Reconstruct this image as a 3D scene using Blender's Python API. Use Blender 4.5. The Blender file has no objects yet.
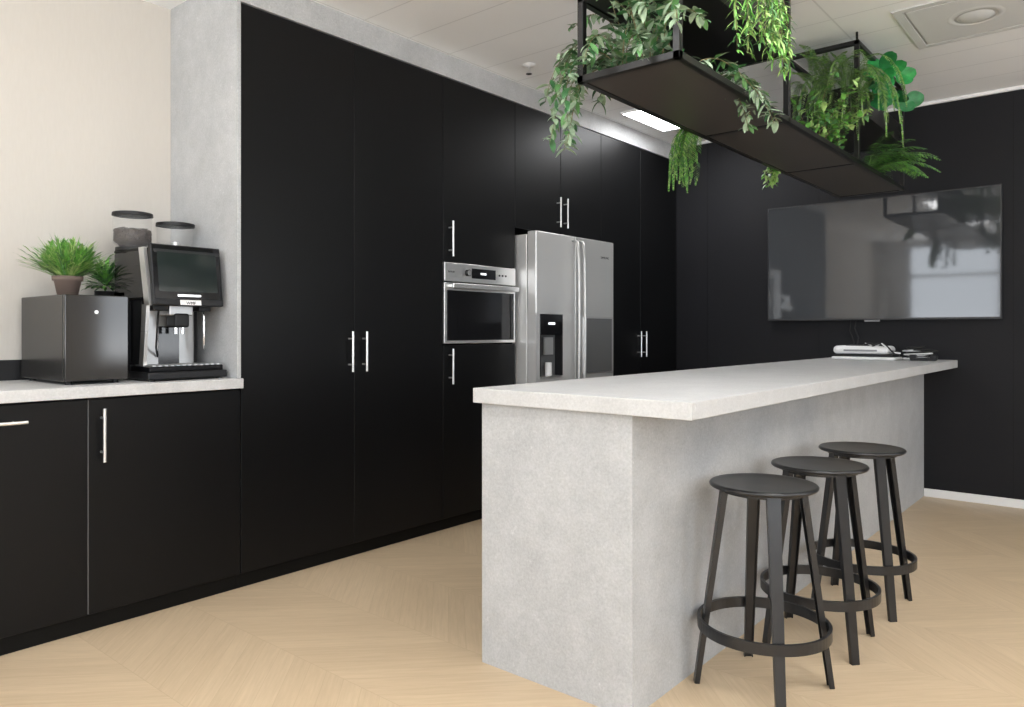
import bpy, bmesh, math, random
from mathutils import Vector, Matrix
random.seed(7)
SC=bpy.context.scene
COL=SC.collection
try:
    SC.view_settings.view_transform='Standard'
    SC.view_settings.look='None'
    SC.view_settings.exposure=0.34
except Exception as e: print(e)

# ---------------------------------------------------------------- materials
def mat(name,color=(.5,.5,.5),rough=.5,metal=0,spec=.5,emit=None,estr=0,trans=0,ior=1.45,coat=0,alpha=1):
    m=bpy.data.materials.new(name); m.use_nodes=True
    b=m.node_tree.nodes['Principled BSDF']
    b.inputs['Base Color'].default_value=(*color,1)
    b.inputs['Roughness'].default_value=rough
    b.inputs['Metallic'].default_value=metal
    b.inputs['Specular IOR Level'].default_value=spec
    b.inputs['Transmission Weight'].default_value=trans
    b.inputs['IOR'].default_value=ior
    b.inputs['Coat Weight'].default_value=coat
    b.inputs['Alpha'].default_value=alpha
    if emit:
        b.inputs['Emission Color'].default_value=(*emit,1)
        b.inputs['Emission Strength'].default_value=estr
    return m
def N(m,t,**kw):
    n=m.node_tree.nodes.new(t)
    for k,v in kw.items(): setattr(n,k,v)
    return n
def L(m,a,b): m.node_tree.links.new(a,b)
def objcoord(m,scale=(1,1,1)):
    tc=N(m,'ShaderNodeNewGeometry'); out=tc.outputs['Position']
    mp=N(m,'ShaderNodeMapping'); mp.inputs['Scale'].default_value=scale
    L(m,out,mp.inputs['Vector']); return mp.outputs['Vector']
def noise_color(m,vec,c1,c2,scale=5,detail=6,rough=.6,lo=.3,hi=.7):
    b=m.node_tree.nodes['Principled BSDF']
    n=N(m,'ShaderNodeTexNoise'); n.inputs['Scale'].default_value=scale
    n.inputs['Detail'].default_value=detail; n.inputs['Roughness'].default_value=rough
    L(m,vec,n.inputs['Vector'])
    r=N(m,'ShaderNodeValToRGB')
    r.color_ramp.elements[0].position=lo; r.color_ramp.elements[0].color=(*c1,1)
    r.color_ramp.elements[1].position=hi; r.color_ramp.elements[1].color=(*c2,1)
    L(m,n.outputs['Fac'],r.inputs['Fac']); L(m,r.outputs['Color'],b.inputs['Base Color'])
    return n,r
def bump(m,h,strength=.1,dist=.01):
    b=m.node_tree.nodes['Principled BSDF']
    bp=N(m,'ShaderNodeBump'); bp.inputs['Strength'].default_value=strength; bp.inputs['Distance'].default_value=dist
    L(m,h,bp.inputs['Height']); L(m,bp.outputs['Normal'],b.inputs['Normal'])
def math_(m,op,a,b=None,c=None):
    n=N(m,'ShaderNodeMath',operation=op)
    for i,v in enumerate((a,b,c)):
        if v is None: continue
        if isinstance(v,(int,float)): n.inputs[i].default_value=v
        else: L(m,v,n.inputs[i])
    return n.outputs[0]
def mixc(m,f,a,b,blend='MIX'):
    n=N(m,'ShaderNodeMix',data_type='RGBA',blend_type=blend)
    if isinstance(f,(int,float)): n.inputs[0].default_value=f
    else: L(m,f,n.inputs[0])
    for i,v in ((6,a),(7,b)):
        if isinstance(v,tuple): n.inputs[i].default_value=(*v,1)
        else: L(m,v,n.inputs[i])
    return n.outputs[2]

def concrete(name,c1,c2,c3,rough=.55,fine=.36):
    m=mat(name,rough=rough,spec=.35)
    v=objcoord(m)
    n1=N(m,'ShaderNodeTexNoise'); n1.inputs['Scale'].default_value=5.5; n1.inputs['Detail'].default_value=12; n1.inputs['Roughness'].default_value=.78
    L(m,v,n1.inputs['Vector'])
    r=N(m,'ShaderNodeValToRGB'); r.color_ramp.elements[0].position=.34; r.color_ramp.elements[0].color=(*c1,1)
    r.color_ramp.elements[1].position=.66; r.color_ramp.elements[1].color=(*c2,1)
    L(m,n1.outputs['Fac'],r.inputs['Fac'])
    n2=N(m,'ShaderNodeTexNoise'); n2.inputs['Scale'].default_value=30; n2.inputs['Detail'].default_value=7; n2.inputs['Roughness'].default_value=.85
    L(m,v,n2.inputs['Vector'])
    r2=N(m,'ShaderNodeValToRGB'); r2.color_ramp.elements[0].position=.58; r2.color_ramp.elements[0].color=(0,0,0,1)
    r2.color_ramp.elements[1].position=.67; r2.color_ramp.elements[1].color=(1,1,1,1)
    L(m,n2.outputs['Fac'],r2.inputs['Fac'])
    f=math_(m,'MULTIPLY',r2.outputs['Color'],.5)
    c=mixc(m,f,r.outputs['Color'],c3)
    n3=N(m,'ShaderNodeTexNoise'); n3.inputs['Scale'].default_value=130; n3.inputs['Detail'].default_value=4; n3.inputs['Roughness'].default_value=.7
    L(m,v,n3.inputs['Vector'])
    f3=math_(m,'MULTIPLY_ADD',n3.outputs['Fac'],fine,1-fine/2)
    cc=mixc(m,1.0,c,f3,'MULTIPLY')
    L(m,cc,m.node_tree.nodes['Principled BSDF'].inputs['Base Color'])
    bump(m,n1.outputs['Fac'],.05,.01)
    return m
M={}
M['concrete']=concrete('concrete_panel',(.385,.390,.394),(.480,.486,.490),(.64,.645,.65),.55,.6)
M['top']=concrete('concrete_worktop',(.49,.49,.488),(.575,.575,.572),(.69,.69,.69),.38,.45)

def black_panel(name,col,rough,fine=260,spec=.28):
    m=mat(name,col,rough,spec=spec)
    v=objcoord(m,(1,1,1))
    n=N(m,'ShaderNodeTexNoise'); n.inputs['Scale'].default_value=fine; n.inputs['Detail'].default_value=2
    L(m,v,n.inputs['Vector'])
    n2=N(m,'ShaderNodeTexNoise'); n2.inputs['Scale'].default_value=1.6; n2.inputs['Detail'].default_value=4
    L(m,v,n2.inputs['Vector'])
    c=mixc(m,n2.outputs['Fac'],tuple(x*.8 for x in col),tuple(x*1.25 for x in col))
    L(m,c,m.node_tree.nodes['Principled BSDF'].inputs['Base Color'])
    bump(m,n.outputs['Fac'],.08,.002)
    return m
M['door']=black_panel('black_laminate',(.0040,.0041,.0045),.40,spec=.25)
M['edge']=mat('grey_edge_band',(.20,.20,.205),.4)
M['carcass']=mat('black_carcass',(.004,.004,.005),.6,spec=.2)
M['blackwall']=black_panel('black_wall_paint',(.0080,.0082,.0102),.6,120,.28)
M['plinth']=mat('black_plinth',(.004,.004,.004),.55,spec=.2)
def brushed(name,col,rough,sc=(3,3,300),metal=1):
    m=mat(name,col,rough,metal=metal)
    v=objcoord(m,sc)
    n=N(m,'ShaderNodeTexNoise'); n.inputs['Scale'].default_value=1; n.inputs['Detail'].default_value=3
    L(m,v,n.inputs['Vector'])
    rr=math_(m,'MULTIPLY_ADD',n.outputs['Fac'],.12,rough-.06)
    L(m,rr,m.node_tree.nodes['Principled BSDF'].inputs['Roughness'])
    return m
M['steel']=brushed('brushed_steel',(.66,.655,.65),.32,metal=.85)
M['steel_light']=brushed('satin_steel',(.78,.78,.77),.30,metal=.85)
M['handle_soft']=brushed('soft_satin_steel',(.58,.58,.57),.42,metal=.8)
M['satin_plain']=mat('plain_satin_metal',(.42,.42,.42),.33,metal=.75)
M['steel_dark']=mat('dark_mirror_glass',(.020,.018,.016),.09,metal=0,spec=.65)
M['hatch']=mat('mid_grey_steel',(.20,.20,.20),.35,metal=.5)
M['fridge']=brushed('fridge_steel',(.68,.68,.675),.38,(2,2,220),.5)
M['fridge_dim']=brushed('fridge_steel_dim_reflection',(.60,.60,.585),.38,(2,2,220),.62)  # right door only: its dimmer reflection put into a darker steel colour
M['chrome']=mat('chrome',(.82,.82,.82),.12,metal=1)
M['blackgloss']=mat('gloss_black',(.008,.008,.009),.08,spec=.5)
M['coolerside']=mat('dark_grey_enamel',(.020,.019,.018),.22,spec=.4)
M['blackmetal']=mat('black_powder_coat',(.013,.013,.014),.36,spec=.5)
M['stoolmetal']=mat('black_stool_coat',(.010,.010,.011),.30,spec=.65)
M['framemetal']=mat('planter_black_steel',(.008,.0078,.0075),.34,spec=.4)
M['shelfmetal']=mat('planter_shelf_underside',(.052,.046,.042),.40,spec=.5)
M['tv']=mat('screen_glass',(.032,.035,.039),.05,spec=1.0)
M['bezel']=mat('dark_bezel',(.02,.02,.022),.4)
M['plastic_black']=mat('black_plastic',(.010,.010,.011),.42,spec=.4)
M['plastic_white']=mat('white_plastic',(.78,.78,.78),.4)
M['plastic_grey']=mat('grey_plastic',(.28,.28,.29),.45)
M['vent_gap']=mat('vent_shadow_gap',(.45,.45,.45),.6)
M['vent']=mat('vent_panel_grey',(.66,.67,.67),.6)
M['glass']=mat('clear_plastic',(.80,.82,.82),.08,spec=.3,alpha=.06)
M['beans']=mat('coffee_beans',(.030,.014,.007),.4)
M['white_glow']=mat('display_glow',(.8,.8,.8),.4,emit=(.9,.95,1),estr=.8)
M['screen_dark']=mat('screen_dark_panel',(.016,.022,.022),.06,spec=.8)
M['pot']=mat('grey_brown_clay',(.17,.125,.105),.7)
M['soil']=mat('soil',(.03,.02,.012),.9)
M['stem']=mat('plant_stem',(.16,.13,.06),.7)
M['stemg']=mat('green_stem',(.10,.18,.05),.6)
def leafm(name,c,rough=.45):
    m=mat(name,c,rough,spec=.4)
    v=objcoord(m)
    noise_color(m,v,tuple(x*.7 for x in c),tuple(min(1,x*1.3) for x in c),30,2)
    return m
M['lf1']=leafm('leaf_mid_green',(.10,.24,.08))
M['lf2']=leafm('leaf_sage',(.28,.38,.25))
M['lf3']=leafm('leaf_dark_green',(.045,.14,.050))
M['lf4']=leafm('leaf_bright_green',(.15,.38,.07))
M['lf5']=leafm('leaf_lime',(.34,.52,.17))
M['lf6']=leafm('leaf_broad_green',(.035,.30,.075),.38)
M['lf7']=leafm('leaf_broad_deep_green',(.022,.17,.05),.38)
M['white_trim']=mat('white_trim',(.80,.80,.80),.45)
M['cable']=mat('cable_black',(.01,.01,.01),.5)
M['luminaire']=mat('led_panel',(1,1,1),.5,emit=(.98,.985,1.0),estr=12)
M['window_frame']=mat('window_frame_grey',(.55,.56,.57),.4)

m=mat('cream_wallcovering',(.72,.66,.58),.8,spec=.2)
v=objcoord(m,(160,160,20)); n=N(m,'ShaderNodeTexNoise'); n.inputs['Scale'].default_value=1; n.inputs['Detail'].default_value=2
L(m,v,n.inputs['Vector'])
c=mixc(m,n.outputs['Fac'],(.550,.518,.472),(.585,.553,.507)); L(m,c,m.node_tree.nodes['Principled BSDF'].inputs['Base Color'])
bump(m,n.outputs['Fac'],.04,.002); M['cream']=m
M['offwhite']=mat('offwhite_wall',(.80,.81,.82),.8)
m=mat('metal_ceiling_planks',(.78,.78,.78),.5,spec=.3)
g=N(m,'ShaderNodeNewGeometry'); s=N(m,'ShaderNodeSeparateXYZ'); L(m,g.outputs['Position'],s.inputs[0])
fx=math_(m,'FRACT',math_(m,'MULTIPLY',s.outputs['X'],1/.30))
dd=math_(m,'ABSOLUTE',math_(m,'SUBTRACT',fx,.5))
line=math_(m,'GREATER_THAN',dd,.488)
fy=math_(m,'FRACT',math_(m,'MULTIPLY',math_(m,'ADD',s.outputs['Y'],.62),1/1.8))
ln2=math_(m,'GREATER_THAN',math_(m,'ABSOLUTE',math_(m,'SUBTRACT',fy,.5)),.4975)
lf=math_(m,'MULTIPLY',math_(m,'MAXIMUM',line,ln2),.35)
c=mixc(m,lf,(.93,.94,.95),(.45,.46,.47)); L(m,c,m.node_tree.nodes['Principled BSDF'].inputs['Base Color'])
M['ceil']=m
m=mat('oak_chevron_floor',(.6,.45,.3),.38,spec=.42)
g=N(m,'ShaderNodeNewGeometry'); s=N(m,'ShaderNodeSeparateXYZ'); L(m,g.outputs['Position'],s.inputs[0])
W=.42; PW=.09
ux=math_(m,'MULTIPLY',math_(m,'ADD',s.outputs['X'],.17),1/W)
colid=math_(m,'FLOOR',ux)
tri=math_(m,'PINGPONG',ux,1.0)
vv=math_(m,'ADD',s.outputs['Y'],math_(m,'MULTIPLY',tri,W))
pv=math_(m,'MULTIPLY',vv,1/PW)
pid=math_(m,'FLOOR',pv); pf=math_(m,'FRACT',pv)
cmb=N(m,'ShaderNodeCombineXYZ'); L(m,colid,cmb.inputs[0]); L(m,pid,cmb.inputs[1])
wn=N(m,'ShaderNodeTexWhiteNoise',noise_dimensions='3D'); L(m,cmb.outputs[0],wn.inputs['Vector'])
par=math_(m,'MODULO',math_(m,'ABSOLUTE',colid),2.0)
sgn=math_(m,'MULTIPLY_ADD',par,-2.0,1.0)
sx=math_(m,'MULTIPLY',s.outputs['X'],sgn)
ga=math_(m,'ADD',s.outputs['Y'],sx); gb=math_(m,'SUBTRACT',s.outputs['Y'],sx)
cg=N(m,'ShaderNodeCombineXYZ'); L(m,math_(m,'MULTIPLY',ga,60),cg.inputs[0]); L(m,math_(m,'MULTIPLY',gb,4),cg.inputs[1]); L(m,wn.outputs['Value'],cg.inputs[2])
gn=N(m,'ShaderNodeTexNoise'); gn.inputs['Scale'].default_value=1; gn.inputs['Detail'].default_value=5; gn.inputs['Roughness'].default_value=.65
L(m,cg.outputs[0],gn.inputs['Vector'])
base=mixc(m,wn.outputs['Value'],(.575,.442,.292),(.615,.478,.320))
gr=N(m,'ShaderNodeValToRGB'); gr.color_ramp.elements[0].position=.3; gr.color_ramp.elements[0].color=(.90,.89,.87,1)
gr.color_ramp.elements[1].position=.7; gr.color_ramp.elements[1].color=(1.03,1.03,1.03,1); L(m,gn.outputs['Fac'],gr.inputs['Fac'])
c=mixc(m,1.0,base,gr.outputs['Color'],'MULTIPLY')
seam=math_(m,'LESS_THAN',math_(m,'ABSOLUTE',math_(m,'SUBTRACT',pf,.5)),.484)
fxx=math_(m,'FRACT',ux); seam2=math_(m,'LESS_THAN',math_(m,'ABSOLUTE',math_(m,'SUBTRACT',fxx,.5)),.4965)
sm=math_(m,'MULTIPLY',math_(m,'SUBTRACT',1.0,math_(m,'MULTIPLY',seam,seam2)),.26)
c=mixc(m,sm,c,(.34,.24,.14))
L(m,c,m.node_tree.nodes['Principled BSDF'].inputs['Base Color']); M['floor']=m

# ---------------------------------------------------------------- mesh builder
class B:
    def __init__(s): s.v=[]; s.f=[]; s.m=[]; s.mats=[]; s.sm=[]
    def mi(s,k):
        if k not in s.mats: s.mats.append(k)
        return s.mats.index(k)
    def add(s,vs,fs,k,smooth=False):
        o=len(s.v); s.v+= [tuple(x) for x in vs]; i=s.mi(k)
        for f in fs: s.f.append(tuple(a+o for a in f)); s.m.append(i); s.sm.append(smooth)
    def bm(s,bm,k,smooth=False):
        bm.verts.index_update()
        s.add([v.co[:] for v in bm.verts],[[v.index for v in f.verts] for f in bm.faces],k,smooth); bm.free()
    def box(s,a,b,k,bev=0,seg=2,rot=None,piv=None):
        bm=bmesh.new(); bmesh.ops.create_cube(bm,size=1)
        c=[(a[i]+b[i])/2 for i in range(3)]; d=[abs(b[i]-a[i]) for i in range(3)]
        for v in bm.verts: v.co=Vector((v.co.x*d[0]+c[0],v.co.y*d[1]+c[1],v.co.z*d[2]+c[2]))
        if bev>0: bmesh.ops.bevel(bm,geom=bm.edges[:],offset=min(bev,min(d)*.45),segments=seg,affect='EDGES',profile=.5)
        if rot is not None:
            p=Vector(piv if piv else c)
            for v in bm.verts: v.co=rot@(v.co-p)+p
        s.bm(bm,k,False)
    def cyl(s,p0,p1,r0,k,r1=None,n=20,caps=True,smooth=True):
        p0=Vector(p0);p1=Vector(p1); r1=r0 if r1 is None else r1
        d=(p1-p0).normalized(); a=d.orthogonal().normalized(); b=d.cross(a)
        vs=[]; 
        for p,r in ((p0,r0),(p1,r1)):
            for i in range(n):
                t=2*math.pi*i/n; vs.append(p+a*math.cos(t)*r+b*math.sin(t)*r)
        s.add(vs,[(i,(i+1)%n,n+(i+1)%n,n+i) for i in range(n)],k,smooth)
        if caps:
            s.add(vs[:n],[tuple(range(n))[::-1]],k); s.add(vs[n:],[tuple(range(n))],k)
    def tube(s,pts,r,k,n=6):
        pts=[Vector(p) for p in pts]
        vs=[]; pa=None
        for i,p in enumerate(pts):
            d=(pts[min(i+1,len(pts)-1)]-pts[max(i-1,0)]).normalized()
            a=d.orthogonal().normalized() if pa is None else (pa-d*pa.dot(d)).normalized()
            pa=a; b=d.cross(a)
            rr=r(i/(len(pts)-1)) if callable(r) else r
            for j in range(n):
                t=2*math.pi*j/n; vs.append(p+a*math.cos(t)*rr+b*math.sin(t)*rr)
        fs=[]
        for i in range(len(pts)-1):
            for j in range(n): fs.append((i*n+j,i*n+(j+1)%n,(i+1)*n+(j+1)%n,(i+1)*n+j))
        fs.append(tuple(range(n))[::-1]); fs.append(tuple((len(pts)-1)*n+j for j in range(n)))
        s.add(vs,fs,k,True)
    def lathe(s,c,prof,k,n=40,smooth=True,close=False):
        vs=[]
        for r,z in prof:
            for i in range(n):
                t=2*math.pi*i/n; vs.append((c[0]+r*math.cos(t),c[1]+r*math.sin(t),c[2]+z))
        fs=[]; P=len(prof)
        for j in range(P if close else P-1):
            jj=(j+1)%P
            for i in range(n): fs.append((j*n+i,j*n+(i+1)%n,jj*n+(i+1)%n,jj*n+i))
        s.add(vs,fs,k,smooth)
    def poly_prism(s,pts2,x0,x1,k):
        n=len(pts2); vs=[(x0,a,b) for a,b in pts2]+[(x1,a,b) for a,b in pts2]
        s.add(vs,[tuple(range(n)),tuple(range(2*n-1,n-1,-1))]+[(i,n+i,n+(i+1)%n,(i+1)%n) for i in range(n)],k)
    def leaf(s,p,d,up,Ln,Wd,k,bend=.3,fold=.15,shape='oval',seg=4):
        d=Vector(d).normalized(); up=Vector(up); side=d.cross(up)
        if side.length<1e-3: side=d.orthogonal()
        side.normalize(); nn=side.cross(d).normalized()
        if nn.z<0: nn=-nn
        vs=[]; 
        for i in range(seg+1):
            t=i/seg
            if shape=='oval': w=math.sin(math.pi*min(1,t*.93+.05))**.8
            elif shape=='blade': w=(1-t)**.6*(.6+.4*min(1,t*5))
            else: w=max(.05,math.sin(math.pi*(t*.93+.035)))**.5
            c=Vector(p)+d*Ln*t-nn*bend*Ln*t*t
            hw=w*Wd/2
            vs+= [c-side*hw+nn*fold*hw, c, c+side*hw+nn*fold*hw]
        fs=[]
        for i in range(seg):
            for j in range(2): fs.append((i*3+j,i*3+j+1,(i+1)*3+j+1,(i+1)*3+j))
        s.add(vs,fs,k,True)
    def mesh(s,name,off=(0,0,0)):
        me=bpy.data.meshes.new(name)
        me.from_pydata([(x-off[0],y-off[1],z-off[2]) for x,y,z in s.v],[],s.f)
        for k in s.mats: me.materials.append(M[k])
        me.polygons.foreach_set('material_index',s.m)
        me.polygons.foreach_set('use_smooth',s.sm)
        me.update(); 
        bm=bmesh.new(); bm.from_mesh(me)
        if len(bm.faces)<60000 and not getattr(s,'leafy',False): bmesh.ops.recalc_face_normals(bm,faces=bm.faces[:])
        bm.to_mesh(me); bm.free()
        return me
WL={}
def struct(name,b,label=None):
    o=bpy.data.objects.new(name,b.mesh(name)); COL.objects.link(o); o['kind']='structure'
    if label: o['label']=label
    return o
def thing(name,label,cat,loc,group=None):
    o=bpy.data.objects.new(name,None); o.empty_display_size=.1; o.location=loc; COL.objects.link(o)
    o['label']=label; o['category']=cat
    if group: o['group']=group
    WL[o.name]=Vector(loc); return o
def part(name,parent,b,label=None,origin=None):
    pw=WL[parent.name]; og=Vector(origin) if origin else pw
    o=bpy.data.objects.new(name,b.mesh(name,og)); COL.objects.link(o)
    o.parent=parent; o.location=og-pw; WL[o.name]=og
    if label: o['label']=label
    return o
def solo(name,b,label,cat,loc,group=None):
    o=bpy.data.objects.new(name,b.mesh(name,loc)); COL.objects.link(o); o.location=loc
    o['label']=label; o['category']=cat; WL[o.name]=Vector(loc)
    if group:o['group']=group
    return o
def text_part(name,parent,txt,size,loc,rot,mk,align='CENTER'):
    cu=bpy.data.curves.new(name,'FONT'); cu.body=txt; cu.size=size; cu.align_x=align; cu.extrude=.0004
    t=bpy.data.objects.new(name+'_tmp',cu); COL.objects.link(t)
    bpy.context.view_layer.update()
    me=bpy.data.meshes.new_from_object(t.evaluated_get(bpy.context.evaluated_depsgraph_get()))
    bpy.data.objects.remove(t); me.materials.clear(); me.materials.append(M[mk])
    o=bpy.data.objects.new(name,me); COL.objects.link(o); o.parent=parent
    o.location=Vector(loc)-WL[parent.name]; o.rotation_euler=rot; WL[o.name]=Vector(loc)
    return o

# ---------------------------------------------------------------- room
CZ=2.69; XB=5.74; YK=3.604; XW=-3.0; YS=-3.4
b=B(); b.box((XW-.2,YS-.2,-.1),(XB+.2,YK+.2,0),'floor'); struct('floor',b,'pale oak chevron floor')
b=B(); b.box((XW-.2,YS-.2,CZ),(XB+.2,YK+.2,CZ+.1),'ceil'); struct('ceiling',b,'white metal plank ceiling')
b=B(); b.box((XB,YS-.2,0),(XB+.2,YK+.2,CZ),'blackwall')
for yy in (2.72,1.83,.62,-.58,-1.78):
    b.box((XB-.0012,yy-.0015,0.0),(XB,yy+.0015,CZ),'carcass')
struct('wall_east',b,'matt black panelled wall')
b=B(); b.box((XW-.2,YK,0),(XB,YK+.2,CZ),'cream'); struct('wall_north',b,'cream textured wall')
def wall_open(axis,pos,th,lo,hi,ops,k,name):
    b=B()
    def bx(a0,a1,z0,z1):
        if a1-a0<1e-4: return
        if axis=='x': b.box((pos-th,a0,z0),(pos,a1,z1),k)
        else: b.box((a0,pos-th,z0),(a1,pos,z1),k)
    cur=lo
    for a0,a1,z0,z1 in ops:
        bx(cur,a0,0,CZ); bx(a0,a1,0,z0); bx(a0,a1,z1,CZ); cur=a1
    bx(cur,hi,0,CZ); struct(name,b)
wops=[(-2.8,-1.6,.85,2.5),(-.7,.6,.85,2.5),(1.70,3.10,.85,2.62)]
wall_open('x',XW,.2,YS-.2,YK,wops,'offwhite','wall_west')
sops=[(-2.4,-.9,.75,2.5),(-.5,.9,.75,2.5),(3.7,5.1,.75,2.5)]  # unseen windows, added and sized for the side light they let in
wall_open('y',YS,.2,XW,XB,sops,'offwhite','wall_south')
wn_=1
def window(axis,pos,a0,a1,z0,z1):
    global wn_
    b=B(); t=.05
    def bx(p0,p1,q0,q1):
        if axis=='x': b.box((pos-.12,p0,q0),(pos-.06,p1,q1),'window_frame',.004)
        else: b.box((p0,pos-.12,q0),(p1,pos-.06,q1),'window_frame',.004)
    bx(a0,a0+t,z0,z1); bx(a1-t,a1,z0,z1); bx(a0+t,a1-t,z0,z0+t); bx(a0+t,a1-t,z1-t,z1)
    zm=z0+(z1-z0)*.68; bx(a0+t,a1-t,zm,zm+.04)
    struct('window_%d'%wn_,b); wn_+=1
    ld=bpy.data.lights.new('window_portal','AREA'); ld.shape='RECTANGLE'; ld.size=a1-a0; ld.size_y=z1-z0
    ld.cycles.is_portal=True
    lo=bpy.data.objects.new('window_portal',ld); COL.objects.link(lo)
    c=((a0+a1)/2,(z0+z1)/2)
    if axis=='x': lo.location=(pos-.16,c[0],c[1])
    else: lo.location=(c[0],pos-.16,c[1])
    dirv=Vector((1,0,0)) if axis=='x' else Vector((0,1,0))
    lo.rotation_euler=dirv.to_track_quat('-Z','Y').to_euler()
for o in wops: window('x',XW,*o)
for o in sops: window('y',YS,*o)
b=B(); b.box((XB-.014,YS,0),(XB,.93+.2,.055),'white_trim',.003); struct('baseboard_east',b,'white baseboard')
b=B(); b.box((-.12,3.592,.925),(1.716,3.604,1.01),'plastic_black'); struct('baseboard_worktop',b,'dark upstand behind the worktop')
b=B(); b.box((1.7348,2.994,2.565),(XB,3.05,CZ),'concrete'); b.box((1.7348,3.05,2.565),(XB,YK,2.58),'concrete'); struct('trim_1',b,'grey concrete-look fascia above cabinets')
b=B(); b.box((XB-.02,YS,CZ-.02),(XB,2.99,CZ),'white_trim'); struct('trim_2',b,'white ceiling edge trim')

def led(x,y):
    t=thing('ceiling_light','square white recessed led ceiling panel','ceiling light',(x,y,CZ),'led ceiling panels')
    b=B(); b.box((x-.3,y-.3,CZ-.008),(x+.3,y+.3,CZ-.001),'luminaire'); part('diffuser',t,b)
    b=B()
    for q in ((-.31,-.31,.31,-.3),(-.31,.3,.31,.31),(-.31,-.3,-.3,.3),(.3,-.3,.31,.3)):
        b.box((x+q[0],y+q[1],CZ-.012),(x+q[2],y+q[3],CZ-.001),'white_trim')
    part('frame',t,b)
for x,y in [(4.90,2.53),(1.0,1.7),(-.9,1.7),(1.0,-.9),(-.9,-.9),(3.0,-1.3),(2.3,.45)]: led(x,y)  # first panel is in view, the others are added out of view for light

t=thing('air_vent','square pale grey ceiling vent with round diffuser','air vent',(4.3,.62,CZ))
b=B(); h=.31
for q in ((-h,-h,h,-.27),(-h,.27,h,h),(-h,-.27,-.27,.27),(.27,-.27,h,.27)): b.box((4.3+q[0],.62+q[1],CZ-.006),(4.3+q[2],.62+q[3],CZ-.001),'vent')
part('frame',t,b)
b=B(); b.box((4.3-.27,.62-.27,CZ-.002),(4.3+.27,.62+.27,CZ-.001),'vent_gap'); part('slot',t,b)
b=B(); b.box((4.3-.258,.62-.258,CZ-.006),(4.3+.258,.62+.258,CZ-.002),'vent',.001)
part('cover',t,b)
b=B(); b.lathe((4.3,.62,CZ),[(0,-.014),(.06,-.013),(.075,-.008),(.08,-.006)],'vent',40); b.lathe((4.3,.62,CZ),[(.080,-.0065),(.092,-.0065)],'vent_gap',40); b.lathe((4.3,.62,CZ),[(.092,-.006),(.10,-.010),(.125,-.006)],'vent',40)
part('round_diffuser',t,b)
sx_,sy_=3.42,2.74
t=thing('sprinkler','small white fire sprinkler in the ceiling','sprinkler',(sx_,sy_,CZ))
b=B(); b.lathe((sx_,sy_,CZ),[(0,-.012),(.03,-.01),(.042,-.001)],'white_trim'); part('rosette',t,b)
b=B(); b.cyl((sx_,sy_,CZ-.05),(sx_,sy_,CZ-.01),.008,'chrome'); b.cyl((sx_,sy_,CZ-.055),(sx_,sy_,CZ-.05),.018,'chrome'); part('nozzle',t,b)

# ---------------------------------------------------------------- cabinets
YF=3.0
def handle(parent,x,z,vertical=True,ln=.2):
    b=B(); y=YF-.034; r=.0062
    if vertical:
        b.cyl((x,y,z-ln/2),(x,y,z+ln/2),r,'steel_light')
        for s in (-1,1): b.cyl((x,YF,z+s*ln*.32),(x,y,z+s*ln*.32),.0045,'steel_light')
    else:
        b.cyl((x-ln/2,y,z),(x+ln/2,y,z),r,'steel_light')
        for s in (-1,1): b.cyl((x+s*ln*.32,YF,z),(x+s*ln*.32,y,z),.0045,'steel_light')
    part('handle',parent,b,'steel bar handle',(x,y,z))
def door(t,x0,x1,z0,z1,h=None,name='door',edge=False):
    b=B(); g=.0018
    b.box((x0+g,YF,z0+g),(x1-g,YF+.019,z1-g),'door',.0012,1)
    if edge: b.box((x0+g-.0012,YF+.001,z0+.004),(x0+g+.0002,YF+.018,z1-.004),'edge')
    o=part(name,t,b,origin=((x0+x1)/2,YF,z0))
    if h: handle(o,*h)
    return o
def carc(t,x0,x1,z0,z1):
    b=B(); b.box((x0+.001,YF+.021,z0),(x1-.001,YK-.005,z1),'carcass'); part('body',t,b)
def plinth(t,x0,x1):
    b=B(); b.box((x0,YF+.035,0),(x1,YF+.055,.07),'plinth'); part('plinth',t,b)
for x0,x1,h in ((-.11,.503,(.2,.812,False)),(.503,1.119,(.812,.812,False)),(1.119,1.735,(1.165,.739))):
    t=thing('base_cabinet','black base cabinet with steel bar handle under worktop','cabinet',((x0+x1)/2,3.3,0),'base cabinets')
    carc(t,x0,x1,.07,.88); plinth(t,x0,x1); door(t,x0,x1,.07,.876,h,edge=True)
b=B(); b.box((-.12,2.972,.882),(1.735,3.603,.925),'top',.003)
solo('worktop',b,'pale grey stone-look worktop on black base cabinets','worktop',(.8,3.28,.882))
b=B(); b.box((1.716,2.994,.9255),(1.7345,3.603,2.6895),'concrete',.001)
solo('end_panel',b,'grey concrete-look end panel of tall cabinets','end panel',(1.725,3.3,.9255))
t=thing('tall_cabinet','tall black two-door cabinet beside the worktop','cabinet',(2.354,3.3,0))
carc(t,1.736,2.972,.07,2.563); plinth(t,1.736,2.972)
door(t,1.736,2.352,.07,2.562,(2.318,1.028)); door(t,2.352,2.972,.07,2.562,(2.405,1.028))
t=thing('oven_cabinet','tall black cabinet housing a built-in oven','cabinet',(3.288,3.3,0))
b=B(); b.box((2.973,3.021,.07),(3.604,3.598,1.05),'carcass'); b.box((2.973,3.021,1.525),(3.604,3.598,2.563),'carcass')
b.box((2.973,3.021,1.05),(2.985,3.598,1.525),'carcass'); b.box((3.592,3.021,1.05),(3.604,3.598,1.525),'carcass'); part('body',t,b)
plinth(t,2.972,3.605)
door(t,2.972,3.605,.07,1.052,(3.02,.930)); door(t,2.972,3.605,1.522,2.562,(3.02,1.652))
OX0,OX1=2.978,3.600
t=thing('built_in_oven','stainless steel built-in compact oven with black glass','oven',(3.289,3.3,1.055))
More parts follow.
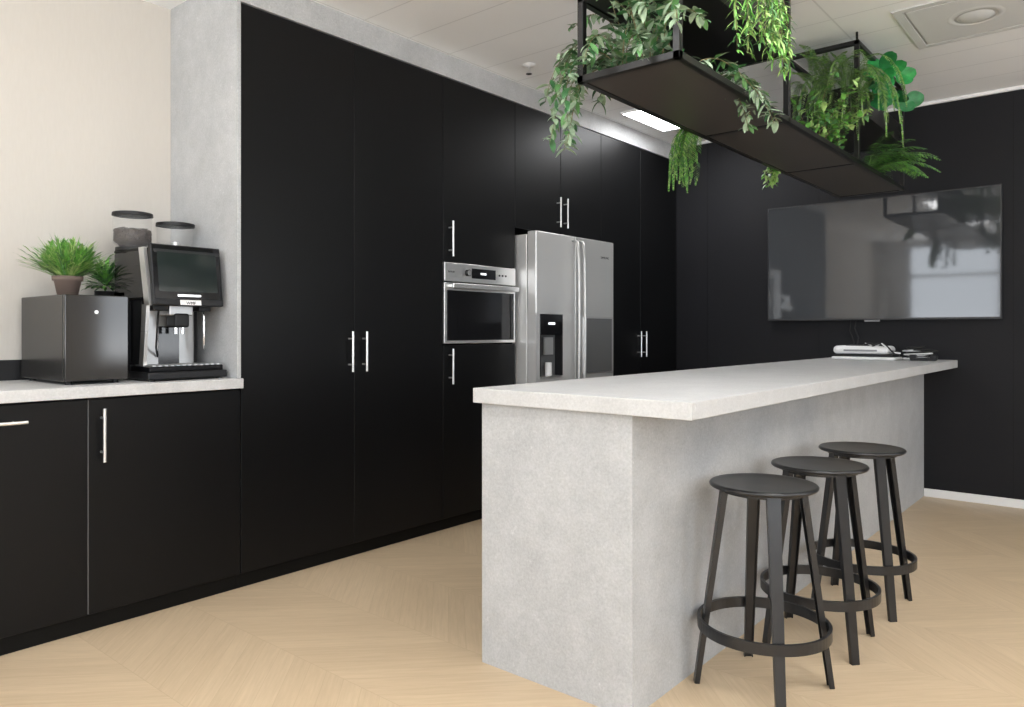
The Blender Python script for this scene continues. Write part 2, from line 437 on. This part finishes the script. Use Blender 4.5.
b=B(); b.box((2.99,3.02,1.058),(3.588,3.5,1.518),'plastic_black'); part('body',t,b)
b=B(); b.box((OX0,2.992,1.412),(OX1,3.019,1.519),'steel_light',.003)
o=part('control_panel',t,b)
b=B(); b.box((3.20,2.9905,1.438),(3.41,2.9925,1.496),'blackgloss'); b.box((3.275,2.9895,1.462),(3.325,2.9907,1.474),'white_glow'); part('display',o,b)
b=B(); b.cyl((3.16,2.992,1.467),(3.16,2.972,1.467),.019,'blackmetal',n=28); b.cyl((3.16,2.973,1.467),(3.16,2.9705,1.467),.016,'steel'); part('knob',o,b)
for xx in (3.445,3.475,3.505):
    b=B(); b.cyl((xx,2.993,1.467),(xx,2.989,1.467),.006,'plastic_black'); part('button',o,b)
text_part('maker_mark',o,'BOSCH',.016,(3.03,2.9915,1.462),(math.pi/2,0,0),'plastic_black')
b=B(); 
b.box((OX0,2.994,1.058),(OX1,3.018,1.405),'steel_light',.003); b.box((OX0+.018,2.9905,1.076),(OX1-.018,2.9945,1.362),'blackgloss',.001)
o=part('oven_door',t,b)
b=B(); b.box((OX0+.10,2.9895,1.12),(OX1-.10,2.9908,1.32),'blackgloss'); part('glass',o,b)
b=B(); b.box((OX0+.02,2.942,1.370),(OX1-.02,2.960,1.402),'steel_light',.006)
for xx in (OX0+.05,OX1-.05): b.box((xx-.01,2.958,1.380),(xx+.01,2.996,1.394),'steel_light')
part('handle',o,b)
t=thing('overhead_cabinet','black two-door overhead cabinet above the refrigerator','cabinet',(4.094,3.3,1.78))
carc(t,3.605,4.582,1.782,2.563); door(t,3.605,4.088,1.778,2.562,(4.045,1.925)); door(t,4.088,4.582,1.778,2.562,(4.125,1.925))
t=thing('tall_cabinet','tall black two-door cabinet next to the refrigerator','cabinet',(5.15,3.3,0))
carc(t,4.583,5.715,.07,2.563); plinth(t,4.582,5.735); door(t,4.582,5.14,.07,2.562,(5.10,1.028)); door(t,5.14,5.715,.07,2.562,(5.18,1.028))
b=B(); b.box((5.716,3.0,.07),(5.738,3.02,2.563),'door'); part('filler',t,b)
FX0,FX1,FY=3.628,4.515,2.85
t=thing('refrigerator','stainless steel side-by-side refrigerator with water dispenser','refrigerator',((FX0+FX1)/2,3.2,0))
b=B(); b.box((FX0,FY+.075,.03),(FX1,3.56,1.735),'fridge',.004)
for xx in (FX0+.06,FX1-.06):
    for yy in (3.0,3.5): b.cyl((xx,yy,0),(xx,yy,.03),.02,'plastic_black')
b.box((FX0+.02,FY+.07,.03),(FX1-.02,FY+.08,.09),'plastic_black'); part('body',t,b)
XM=4.043
b=B(); 
D=(3.665,3.905,.83,1.235)
b.box((FX0,FY,.09),(XM-.004,FY+.07,D[2]),'fridge',.004); b.box((FX0,FY,D[3]),(XM-.004,FY+.07,1.752),'fridge',.006)
b.box((FX0,FY,D[2]-.004),(D[0],FY+.07,D[3]+.004),'fridge'); b.box((D[1],FY,D[2]-.004),(XM-.004,FY+.07,D[3]+.004),'fridge')
d1=part('door',t,b)
b=B(); b.box((D[0],FY+.055,D[2]),(D[1],FY+.069,D[3]),'hatch')
b.box((D[0],FY-.002,D[3]-.13),(D[1],FY+.056,D[3]),'blackgloss',.002)
b.box((D[0],FY-.001,D[2]),(D[0]+.01,FY+.056,D[3]),'plastic_black'); b.box((D[1]-.01,FY-.001,D[2]),(D[1],FY+.056,D[3]),'plastic_black')
b.box((D[0],FY-.004,D[2]),(D[1],FY+.056,D[2]+.015),'steel')
b.box((3.74,FY+.02,.98),(3.83,FY+.03,1.09),'steel_light'); b.box((3.75,FY-.0028,1.17),(3.82,FY-.0018,1.185),'white_glow'); part('water_dispenser',d1,b)
b=B(); b.cyl((3.785,FY+.025,.846),(3.785,FY+.025,.93),.022,'plastic_white'); part('drip_cup',d1,b)
b=B(); b.box((XM+.004,FY,.09),(FX1,FY+.07,1.752),'fridge_dim',.006); d2=part('door',t,b)
b=B(); b.box((4.13,FY-.006,.84),(4.49,FY+.001,1.225),'steel',.004); b.box((4.14,FY-.008,.85),(4.48,FY-.005,1.215),'hatch',.003); part('hatch',d2,b)
text_part('maker_mark',d2,'SAMSUNG',.022,(4.40,FY-.0006,1.63),(math.pi/2,0,0),'plastic_black')
for d,xx in ((d1,XM-.032),(d2,XM+.032)):
    b=B(); b.tube([(xx,FY,1.725),(xx,FY-.04,1.71),(xx,FY-.055,1.60),(xx,FY-.058,1.2),(xx,FY-.055,.75),(xx,FY-.04,.56),(xx,FY,.54)],.0105,'handle_soft',12)
    part('handle',d,b)

# ---------------------------------------------------------------- island
t=thing('kitchen_island','grey concrete-look breakfast bar island on oak floor','kitchen island',(3.8,1.42,0))
b=B(); b.box((1.89,1.130,0),(1.926,1.72,.884),'concrete',.0012); part('end_panel',t,b)
b=B(); b.box((1.9262,1.132,0),(5.738,1.17,.884),'concrete'); part('side_panel',t,b)
b=B(); b.box((1.9262,1.68,0),(5.738,1.715,.884),'door'); part('back_panel',t,b)
b=B(); b.box((1.868,.931,.886),(5.7395,1.742,.936),'top',.0025)
solo('worktop',b,'thick pale grey stone-look worktop on island','worktop',(3.8,1.33,.886))

# ---------------------------------------------------------------- TV
t=thing('television','large wall-mounted flat television, switched off','television',(5.70,1.437,1.21))
TY0,TY1,TZ0,TZ1=.676,2.197,1.208,2.072
b=B(); b.box((5.695,TY0+.02,TZ0+.02),(5.725,TY1-.02,TZ1-.02),'plastic_black'); part('housing',t,b)
b=B()
for q in ((TY0,TZ0,TY1,TZ0+.014),(TY0,TZ1-.008,TY1,TZ1),(TY0,TZ0+.014,TY0+.008,TZ1-.008),(TY1-.008,TZ0+.014,TY1,TZ1-.008)):
    b.box((5.682,q[0],q[1]),(5.705,q[2],q[3]),'bezel')
part('bezel',t,b)
b=B(); b.box((5.6845,TY0+.008,TZ0+.014),(5.695,TY1-.008,TZ1-.008),'tv'); part('screen',t,b)
b=B(); b.box((5.686,1.40,TZ0-.012),(5.70,1.50,TZ0),'plastic_grey',.002); part('sensor',t,b)
b=B(); b.box((5.725,1.2,1.5),(5.7395,1.7,1.85),'plastic_black'); part('bracket',t,b)
b=B(); b.tube([(5.728,1.56,1.24),(5.728,1.575,1.15),(5.728,1.55,1.08),(5.728,1.565,1.0),(5.728,1.56,.945)],.004,'cable')
b.tube([(5.73,1.60,1.24),(5.73,1.61,1.13),(5.73,1.58,1.05),(5.73,1.60,.98),(5.73,1.60,.945)],.003,'cable')
part('cable',t,b)

# device and handset on the island
t=thing('speaker_dock','low white and dark desktop speaker unit with loose cables','speaker',(5.44,1.42,.937))
b=B()
b.box((5.335,1.22,.9375),(5.54,1.62,.957),'plastic_white',.009,3)
b.box((5.345,1.235,.957),(5.53,1.605,.975),'plastic_black',.004,2)
b.box((5.337,1.26,.975),(5.538,1.612,1.030),'plastic_white',.026,5); part('case',t,b)
b=B(); b.box((5.331,1.33,.994),(5.340,1.54,1.006),'plastic_grey',.003); b.box((5.38,1.40,1.028),(5.50,1.54,1.036),'plastic_black',.003)
part('grille',t,b)
for (k,ph) in (('cable',0),('cable',2.2),('plastic_white',1.4)):
    b=B(); b.tube([(5.37+.03*math.sin(i*.5+ph),1.42-.020*i,(1.036 if i<7 else 1.036-.012*(i-6))+.010*math.sin(i*1.1+ph)) for i in range(0,12)],.0055,k); part('cable',t,b)
t=thing('handset','small black handset with bunched black and white cable','handset',(5.42,1.06,.937))
b=B(); b.box((5.36,.99,.940),(5.41,1.14,.958),'plastic_black',.006,3); b.box((5.36,.985,.950),(5.41,1.025,.978),'plastic_black',.008,3); b.box((5.36,1.105,.950),(5.41,1.145,.978),'plastic_black',.008,3); part('body',t,b)
b=B(); b.tube([(5.47+.05*math.cos(a/3.0),1.10+(.085+.015*math.sin(a))*math.sin(a/3.0),.944+.0017*a) for a in range(0,50)],.006,'cable')
b.tube([(5.46+.045*math.cos(a/2.7+1),1.11+(.08+.015*math.sin(a*1.3))*math.sin(a/2.7+1),.946+.0015*a) for a in range(0,40)],.005,'plastic_white'); part('cable',t,b)

# ---------------------------------------------------------------- stools
def make_stool():
    parts=[]
    b=B(); b.lathe((0,0,0),[(0,.640),(.10,.641),(.145,.644),(.157,.646),(.163,.645),(.1665,.641),(.1665,.636),(.163,.632),(.155,.631),(.10,.631),(0,.631)],'stoolmetal',64)
    parts.append(('seat',b.mesh('seat'),0))
    b=B(); b.lathe((0,0,0),[(0,.631),(.085,.631),(.085,.620),(.0,.620)],'stoolmetal',48,False); b.lathe((0,0,0),[(.085,.630),(.132,.630),(.132,.618),(.085,.618)],'stoolmetal',48,False,True); parts.append(('swivel_plate',b.mesh('swivel_plate'),0))
    b=B(); b.lathe((0,0,0),[(.1945,.176),(.2045,.176),(.2045,.210),(.1945,.210)],'stoolmetal',72,False,True); parts.append(('foot_ring',b.mesh('foot_ring'),0))
    bm=bmesh.new(); pts=[(.128,.630,.0205,.0035),(.2135,.0,.0145,.0045)]
    vs=[]
    for r,z,w,th in pts:
        for sx,sy in ((-1,-1),(1,-1),(1,1),(-1,1)): vs.append(bm.verts.new((r+sx*th,sy*w,z)))
    for f in ((0,1,2,3),(7,6,5,4),(0,4,5,1),(1,5,6,2),(2,6,7,3),(3,7,4,0)): bm.faces.new([vs[i] for i in f])
    bmesh.ops.recalc_face_normals(bm,faces=bm.faces[:]); bmesh.ops.bevel(bm,geom=bm.edges[:],offset=.001,segments=2,affect='EDGES')
    b=B(); b.bm(bm,'stoolmetal')
    r0,r1=.128,.2135
    for sd in (-1,1):
        y0,y1=sd*.0205,sd*.0145; tt=sd*-.003
        b.add([(r0,y0,.628),(r0,y0+tt,.628),(r0-.016,y0+tt,.628),(r0-.016,y0,.628),(r1,y1,.0),(r1,y1+tt,.0),(r1-.012,y1+tt,.0),(r1-.012,y1,.0)],
          [(0,1,2,3),(4,7,6,5),(0,4,5,1),(1,5,6,2),(2,6,7,3),(3,7,4,0)],'stoolmetal')
    lm=b.mesh('leg')
    for i in range(4): parts.append(('leg',lm,math.radians(35+90*i)))
    return parts
sp=make_stool()
st0=None
for i,(x,y,rz) in enumerate([(2.348,.922,0),(2.824,.900,.26),(3.326,.888,.20)]):
    if st0 is None:
        st0=thing('bar_stool','black round metal bar stool with foot ring','bar stool',(x,y,0),'bar stools along the island')
        kids=[]
        for nm,me,a in sp:
            o=bpy.data.objects.new(nm,me); COL.objects.link(o); o.parent=st0; o.rotation_euler=(0,0,a); kids.append(o)
    else:
        c=st0.copy(); COL.objects.link(c); c.location=(x,y,0); c.rotation_euler=(0,0,rz)
        for k in kids:
            kc=k.copy(); COL.objects.link(kc); kc.parent=c

# ---------------------------------------------------------------- cooler
CX0,CX1,CY0,CY1,CT=1.070,1.300,3.085,3.56,.925
t=thing('mini_cooler','small black milk cooler with lockable glossy door','cooler',(1.185,3.32,CT))
b=B(); b.box((CX0,CY0+.022,CT+.012),(CX1,CY1,1.269),'coolerside',.004)
for xx in (CX0+.03,CX1-.03):
    for yy in (CY0+.05,CY1-.04): b.cyl((xx,yy,CT),(xx,yy,CT+.012),.012,'plastic_black')
part('body',t,b)
b=B(); b.box((CX0,CY0,CT+.014),(CX1,CY0+.020,1.268),'steel_dark',.003); d=part('door',t,b)
b=B(); b.cyl((1.180,CY0,1.203),(1.180,CY0-.004,1.203),.007,'steel_light'); part('lock',d,b)

px,py,pz=1.155,3.30,1.2695
t=thing('potted_plant','small bushy bright green grass plant in clay pot','potted plant',(px,py,pz))
b=B(); b.lathe((px,py,pz),[(0,0),(.036,0),(.048,.060),(.055,.062),(.056,.080),(.050,.080),(.047,.070),(0,.070)],'pot',32); part('pot',t,b)
b=B(); b.lathe((px,py,pz),[(0,.074),(.047,.072)],'soil',24); part('soil',t,b)
b=B(); b.leafy=True
for i in range(440):
    a=random.uniform(0,2*math.pi); el=random.uniform(.45,1.5)
    d=Vector((math.cos(a)*math.cos(el),math.sin(a)*math.cos(el),math.sin(el)))
    p=Vector((px,py,pz+.07))+Vector((math.cos(a),math.sin(a),0))*random.uniform(0,.035)
    l=random.uniform(.11,.19)
    mt=random.choice(['lf4','lf5','lf4','lf5','lf1'])
    b.leaf(p,d,(0,0,1),l,.0095,mt,.16,.2,'blade',4)
    for j in range(3):
        s_1=1 if j%2 else -1
        q=p+d*l*random.uniform(.35,.8)
        e=d*1.4+Vector((-math.sin(a),math.cos(a),.2))*s_1*random.uniform(.4,.8)
        b.leaf(q,e,(0,0,1),.036,.0085,mt,.2,.2,'oval',3)
part('foliage',t,b)
px,py,pz=1.385,3.515,.9255
t=thing('potted_plant','leafy green plant in black vase behind coffee machine','potted plant',(px,py,pz))
b=B(); b.lathe((px,py,pz),[(0,0),(.034,0),(.042,.15),(.045,.38),(.040,.38),(.036,.35),(0,.35)],'plastic_black',32); part('vase',t,b)
b=B(); b.leafy=True
for i in range(260):
    a=random.uniform(0,6.28); el=random.uniform(-.1,1.4); d=Vector((math.cos(a)*math.cos(el)*.8,math.sin(a)*math.cos(el)*.6,math.sin(el)))
    b.leaf(Vector((px,py,pz+.40))+d*random.uniform(.01,.10),d,(0,0,1),.045,.013,random.choice(['lf1','lf4','lf3','lf4']),.35,.2,'oval',4)
part('foliage',t,b)

# ---------------------------------------------------------------- coffee machine
KX0,KX1=1.388,1.686
t=thing('coffee_machine','black and chrome automatic coffee machine with touch screen','coffee machine',(1.55,3.32,.925))
b=B()
b.box((KX0+.03,3.245,.985),(KX1-.02,3.44,1.28),'plastic_black',.004)
b.box((1.475,3.44,.985),(KX1-.02,3.57,1.47),'plastic_black',.004)
b.box((KX0,3.33,.985),(KX0+.03,3.44,1.30),'blackgloss',.004)
b.box((KX0,3.15,1.262),(KX1,3.44,1.470),'blackgloss',.008,3)
b.box((KX0+.004,3.20,1.470),(KX1-.004,3.45,1.482),'plastic_black',.004)
part('body',t,b)
b=B(); 
b.box((KX0+.040,3.225,.985),(KX1-.045,3.2455,1.262),'satin_plain',.004)
b.box((KX0+.095,3.2225,.985),(KX0+.185,3.2255,1.15),'blackgloss',.001)
part('front_plate',t,b)
b=B()
b.poly_prism([(3.090,1.235),(3.135,1.235),(3.190,1.478),(3.145,1.478)],KX0-.004,KX0+.010,'steel_light')
b.poly_prism([(3.145,.985),(3.185,.985),(3.155,1.240),(3.115,1.240)],KX0-.004,KX0+.010,'steel_light')
part('side_trim',t,b,'satin silver trim')
rot=Matrix.Rotation(math.radians(-8),3,'X'); pv_=(1.55,3.075,1.235)
b=B(); b.box((KX0+.002,3.062,1.235),(KX1+.006,3.086,1.492),'plastic_black',.005,3,rot,pv_)
b.box((KX0+.012,3.09,1.262),(KX1+.002,3.17,1.47),'plastic_black',.004)
o=part('touch_screen',t,b)
b=B(); b.box((KX0+.008,3.0595,1.262),(KX1,3.0625,1.486),'blackgloss',0,2,rot,pv_); g=part('glass',o,b)
b=B(); b.box((KX0+.026,3.0588,1.292),(KX1-.018,3.0597,1.470),'screen_dark',0,2,rot,pv_)
part('display_picture',o,b)
b=B(); b.box((1.49,3.0584,1.272),(1.59,3.0597,1.281),'white_glow',0,2,rot,pv_)
part('icon_strip',o,b)
b=B(); b.box((1.50,3.0600,1.237),(1.59,3.0625,1.258),'plastic_white',0,2,rot,pv_); o2=part('badge',o,b)
text_part('maker_mark',o2,'WMF',.018,(1.545,3.0590,1.241),(math.pi/2-math.radians(8),0,0),'plastic_black')
b=B()
b.box((1.485,3.13,1.195),(1.59,3.23,1.262),'satin_plain',.006,2); b.box((1.505,3.12,1.145),(1.57,3.20,1.205),'plastic_black',.010,3)
for xx in (1.522,1.553): b.cyl((xx,3.15,1.118),(xx,3.15,1.150),.008,'chrome')
part('spout',t,b)
b=B(); b.tube([(1.640,3.20,1.255),(1.640,3.15,1.235),(1.640,3.135,1.19),(1.643,3.14,1.08),(1.647,3.145,1.05)],.0055,'chrome',10); part('hot_water_pipe',t,b)
b=B(); b.box((1.615,3.13,1.215),(1.670,3.2,1.262),'plastic_black',.004); part('pipe_housing',t,b)
b=B(); b.box((1.412,3.12,1.215),(1.477,3.21,1.262),'plastic_black',.004); b.tube([(1.450,3.15,1.22),(1.444,3.15,1.14),(1.453,3.18,1.06),(1.478,3.22,1.02)],.004,'cable'); part('milk_hose',t,b)
b=B(); b.box((1.360,3.045,.932),(1.700,3.44,.962),'plastic_black',.006,3); b.box((1.372,3.06,.962),(1.688,3.235,.985),'blackgloss',.004)
b.box((1.372,3.235,.962),(1.688,3.44,.986),'plastic_black'); b.box((1.475,3.43,.932),(1.688,3.575,.986),'plastic_black')
for i in range(12):
    xx=1.388+i*.0250; b.box((xx,3.07,.985),(xx+.014,3.225,.989),'steel')
for xx in (1.385,1.675):
    for yy in (3.07,3.42): b.cyl((xx,yy,.925),(xx,yy,.933),.014,'plastic_black')
part('drip_tray',t,b)
for hx,hy,full in ((1.440,3.375,True),(1.615,3.345,False)):
    hh=.165 if full else .135
    b=B(); z=1.482
    b.lathe((hx,hy,z),[(.060,0),(.064,.018),(.078,.030),(.079,hh-.02),(.076,hh-.02),(.075,.032),(.061,.02),(.056,.0)],'glass',40,True,True); h=part('bean_hopper',t,b)
    b=B(); b.lathe((hx,hy,z),[(0,hh),(.07,hh),(.081,hh-.003),(.082,hh-.016),(.074,hh-.017),(.074,hh-.008),(0,hh-.007)],'plastic_black',40,False); part('lid',h,b)
    b=B(); b.lathe((hx,hy,z),[(.0,-.004),(.068,-.004),(.068,.010),(.056,.010),(.0,.010)],'plastic_black',40,False); part('collar',h,b)
    if full:
        b=B(); b.lathe((hx,hy,z),[(0,.013),(.050,.014),(.058,.024),(.072,.035),(.072,.082),(.05,.090),(0,.094)],'beans',32)
        for i in range(420):
            a=random.uniform(0,6.283); r=.070*math.sqrt(random.random()); zz=z+.087+random.uniform(-.004,.006)
            if random.random()<.65: r=.0715; zz=z+random.uniform(.036,.086)
            p=Vector((hx+r*math.cos(a),hy+r*math.sin(a),zz)); d=Vector((random.uniform(-1,1),random.uniform(-1,1),random.uniform(-.5,.5))).normalized()*.004
            b.tube([p-d*1.2,p-d*.6,p+d*.6,p+d*1.2],lambda q:.0015+.0022*math.sin(math.pi*min(.95,max(.05,q))),'beans',6)
        part('coffee_beans',h,b)
    else:
        b=B(); b.cyl((hx,hy,z+.010),(hx,hy,z+.05),.014,'steel_light'); b.lathe((hx,hy,z),[(.0,.022),(.055,.012)],'steel_light',24); part('grinder_inlet',h,b)

# ---------------------------------------------------------------- hanging planter
PX=[2.17,3.135,4.147,5.11]; PY0,PY1=1.13,1.50; ZB=2.0; ZU=2.28; ZT=2.635
t=thing('hanging_planter','long black steel ceiling-hung planter shelf with plants','hanging planter',(3.64,1.315,ZB))
s_=.024
b=B()
def bar(p,q): 
    a=[min(p[i],q[i])-s_/2 for i in range(3)]; c=[max(p[i],q[i])+s_/2 for i in range(3)]; b.box(a,c,'framemetal',.0015,1)
zb=ZB+s_/2
for y in (PY0,PY1): bar((PX[0],y,zb),(PX[3],y,zb))
for x in PX: bar((x,PY0,zb),(x,PY1,zb))
for x in PX:
    for y in (PY0,PY1): bar((x,y,ZB+.012),(x,y,ZT))
for i0,i1 in ((0,1),(2,3)):
    for y in (PY0,PY1):
        bar((PX[i0],y,ZT),(PX[i1],y,ZT)); bar((PX[i0],y,ZU+.012),(PX[i1],y,ZU+.012))
    for x in (PX[i0],PX[i1]): bar((x,PY0,ZT),(x,PY1,ZT)); bar((x,PY0,ZU+.012),(x,PY1,ZU+.012))
part('frame',t,b)
b=B()
for i in range(3): b.box((PX[i]+.013,PY0+.012,ZB+.004),(PX[i+1]-.013,PY1-.012,ZB+.012),'shelfmetal')
part('shelf',t,b)
for i0,i1 in ((0,1),(2,3)):
    b=B(); x0,x1=PX[i0]+.013,PX[i1]-.013; y0,y1=PY0+.013,PY1-.013; z0,z1=ZU+.004,ZU+.14
    b.box((x0,y0,z0),(x1,y1,z0+.006),'framemetal')
    b.box((x0,y0,z0),(x1,y0+.004,z1),'framemetal'); b.box((x0,y1-.004,z0),(x1,y1,z1),'framemetal')
    b.box((x0,y0,z0),(x0+.004,y1,z1),'framemetal'); b.box((x1-.004,y0,z0),(x1,y1,z1),'framemetal')
    part('trough',t,b)
for x in PX:
    for y in (PY0,PY1):
        b=B(); b.cyl((x,y,ZT+.01),(x,y,CZ),.006,'framemetal'); part('suspension_rod',t,b)

def U(a,b_): return random.uniform(a,b_)
def strand(p0,d0,length,grav,n=14,wig=.12):
    pts=[Vector(p0)]; d=Vector(d0).normalized(); st=length/n
    for i in range(n):
        d=(d+Vector((U(-wig,wig),U(-wig,wig),-grav+U(-wig,wig)*.5))).normalized()
        q=pts[-1]+d*st
        if q.z>2.66: q.z=2.66
        pts.append(q)
    return pts
def vine(bs,bf,pts,mats,LL,LW,per=3,r=.0022,shape='oval'):
    bs.tube(pts,lambda q:r*(1-.6*q),'stem',5)
    n=len(pts)-1
    for i in range(1,n+1):
        p=pts[i]; d=(pts[i]-pts[i-1]).normalized()
        for k in range(per):
            q=pts[i-1].lerp(p,U(0,1)); o=Vector((U(-1,1),U(-1,1),U(-.5,.6))).normalized()
            dd=(d*.55+o).normalized()
            bf.leaf(q,dd,Vector((U(-.5,.2),U(-.3,.3),1)),LL*U(.7,1.2),LW*U(.75,1.2),random.choice(mats),U(.1,.5),U(.0,.4),shape,4)
def frond(bs,bf,pts,mats,ll,lw,r=.0018,dens=2):
    bs.tube(pts,lambda q:r*(1-.6*q),'stemg',5); n=len(pts)-1
    for i in range(n):
        for k in range(dens):
            t_=(i+k/dens)/n; q=pts[i].lerp(pts[i+1],k/dens); d=(pts[i+1]-pts[i]).normalized()
            side=d.cross(Vector((0,0,1)))
            if side.length<.1: side=Vector((1,.3,0))
            side.normalize(); w=ll*(math.sin(math.pi*(t_*.85+.12))**.7)
            for s in (-1,1):
                bf.leaf(q,side*s+d*.45+Vector((U(-.1,.1),U(-.1,.1),U(-.15,.1))),Vector((0,0,1)),w,lw,random.choice(mats),.25,.1,'oval',3)
def plant(name,label,cat,loc,fn,seed=1):
    random.seed(seed)
    t=thing(name,label,cat,loc); bs=B(); bf=B(); bf.leafy=True; fn(bs,bf)
    part('stem',t,bs); part('foliage',t,bf); return t

def f1(bs,bf):
    mt=['lf1','lf2','lf2','lf3','lf2']; LL,LW=.046,.021
    for i in range(9):     # over the outer (+Y) edge
        p=(U(2.26,2.66),U(1.40,1.45),U(2.03,2.05))
        vine(bs,bf,strand(p,(U(-.25,.15),U(.10,.26),U(.8,1.5)),U(.34,.48),.26),mt,LL,LW,3)
    for i in range(7):      # long ones dropping at the near corner
        p=(U(2.24,2.45),U(1.42,1.46),2.05)
        vine(bs,bf,strand(p,(U(-.26,0),U(.14,.26),U(.6,1.0)),U(.44,.54),.36,14,.10),mt,LL,LW,3)
    for i in range(6):
        p=(U(2.21,2.26),U(1.2,1.42),2.05)
        vine(bs,bf,strand(p,(U(-.28,-.08),U(-.3,.05),U(1.0,1.6)),U(.28,.40),.22),mt,LL,LW,3)
    for i in range(5):      # trailing along the tray edge
        p=(U(2.3,2.6),U(1.15,1.20),2.04)
        vine(bs,bf,strand(p,(U(.5,1.0),U(-.35,-.1),U(.4,.8)),U(.26,.42),.18),mt,LL,.018,3)
    for i in range(9):
        p=(U(2.2,2.5),U(1.2,1.44),2.04)
        vine(bs,bf,strand(p,(U(-.2,.3),U(-.3,.3),1.4),U(.36,.52),.05),mt,LL,LW,3)
plant('trailing_ficus','trailing artificial ficus with sage-green leaves on planter','hanging plant',(2.3,1.35,2.025),f1,11)
def f2(bs,bf):
    for i in range(13):
        p=(3.03+U(-.05,.05),1.47,2.03)
        pts=strand(p,(U(-.35,.35),U(.3,.7),.35),U(.28,.38),.42,14,.09); frond(bs,bf,pts,['lf4','lf1','lf5'],.028,.008,.0014,dens=3)
plant('hanging_fern','small bright green fern draping over the shelf edge','hanging plant',(3.03,1.46,2.025),f2,3)
def f3(bs,bf):
    for i in range(19):
        p=(U(2.54,2.76),1.17,2.40)
        pts=strand(p,(U(-.3,.25),-.28,.85),U(.32,.56),.46,15,.05); vine(bs,bf,pts,['lf5','lf4','lf1'],.042,.008,4,.0014)
plant('trailing_willow','light green trailing willow-like plant in upper trough','hanging plant',(2.7,1.2,2.30),f3,5)
def f4(bs,bf):
    for i in range(6):
        p=(4.05+U(-.06,.06),1.47,2.03); pts=strand(p,(U(-.3,.3),.6,.5),U(.12,.18),.35,8,.08); vine(bs,bf,pts,['lf5','lf5','lf4'],.035,.020,3,.0015)
plant('small_ivy','small lime green ivy sprig over the shelf edge','hanging plant',(4.0,1.47,2.025),f4,6)
def f5(bs,bf):
    for i in range(42):
        if i%3==0: p=(U(4.17,4.22),1.17,2.42); d=(U(-.6,-.1),U(-.4,-.1),U(.8,1.4)); l=U(.38,.66); gvt=.32
        elif i%3==1: p=(4.175,U(1.18,1.40),2.42); d=(-.5,U(-.3,.2),U(.7,1.3)); l=U(.36,.62); gvt=.32
        else: p=(U(4.18,4.28),U(1.2,1.40),2.42); d=(U(-.4,.1),U(-.3,.3),1.3); l=U(.22,.34); gvt=.12
        pts=strand(p,d,l,gvt,18,.07); frond(bs,bf,pts,['lf4','lf5','lf5','lf2'],.030,.008,.0014,dens=3)
plant('cascading_fern','full light green fern cascading from upper trough','hanging plant',(4.2,1.25,2.30),f5,8)
def f6(bs,bf):
    c=Vector((4.45,1.16,2.42))
    for i in range(24):
        d=Vector((U(-.6,.3),U(-.7,-.15),U(-.15,1.1)))
        pts=strand(c+Vector((U(-.08,.12),U(0,.06),0)),d,U(.07,.19),.05,6,.04); bs.tube(pts,.0035,'stemg',5)
        e=(pts[-1]-pts[-2]).normalized(); e=(e*.6+Vector((U(-.3,.4),U(-.5,.3),U(-.5,.6)))).normalized()
        bf.leaf(pts[-1],e,Vector((-.75+U(-.4,.4),-.45+U(-.4,.4),U(-.3,.5))),U(.085,.120),U(.075,.100),random.choice(['lf6','lf7','lf6']),.25,.2,'round',8)
plant('rubber_plant','glossy green round-leaf plant in upper trough','plant',(4.46,1.18,2.30),f6,9)
def f7(bs,bf):
    for i in range(32):
        a=U(-math.pi*.95,.25); p=(4.62+U(-.1,.06),1.18,2.03)
        pts=strand(p,(math.cos(a)*.8,math.sin(a),U(.6,1.6)),U(.26,.40),.12,13,.04); frond(bs,bf,pts,['lf1','lf4','lf3','lf4'],.050,.009,dens=2)
plant('boston_fern','spiky mid-green fern arching from lower shelf','plant',(4.62,1.2,2.025),f7,10)
def f8(bs,bf):
    for i in range(15):
        p=(U(3.75,4.04),U(1.16,1.30),2.03); pts=strand(p,(U(-.5,.3),U(-.6,.2),1.2),U(.24,.40),.12,10,.1); vine(bs,bf,pts,['lf4','lf5','lf1'],.042,.025,3,.002)
plant('leafy_ivy','light green leafy ivy standing on lower shelf','plant',(3.9,1.2,2.025),f8,12)

# ---------------------------------------------------------------- world (bright sky above, lower half made brighter to light the ceiling), camera
w=bpy.data.worlds.new('World'); SC.world=w; w.use_nodes=True; nt=w.node_tree
bg=nt.nodes['Background']
tc=nt.nodes.new('ShaderNodeTexCoord'); sp_=nt.nodes.new('ShaderNodeSeparateXYZ'); nt.links.new(tc.outputs['Generated'],sp_.inputs[0])
rp=nt.nodes.new('ShaderNodeMapRange'); rp.inputs['From Min'].default_value=-.08; rp.inputs['From Max'].default_value=.02
nt.links.new(sp_.outputs['Z'],rp.inputs['Value'])
mx=nt.nodes.new('ShaderNodeMix'); mx.data_type='RGBA'; mx.inputs[6].default_value=(9.6,9.8,10.0,1); mx.inputs[7].default_value=(4.25,4.55,4.9,1)
nt.links.new(rp.outputs['Result'],mx.inputs[0]); nt.links.new(mx.outputs[2],bg.inputs['Color']); bg.inputs['Strength'].default_value=1.0
cam=bpy.data.cameras.new('camera'); co=bpy.data.objects.new('camera',cam); COL.objects.link(co)
co.location=(0,0,1.13); co.rotation_euler=(math.pi/2,0,math.radians(-50)); cam.sensor_width=36; cam.lens=748/1024*36; cam.shift_y=-22.5/1024
cam.clip_start=.05; SC.camera=co
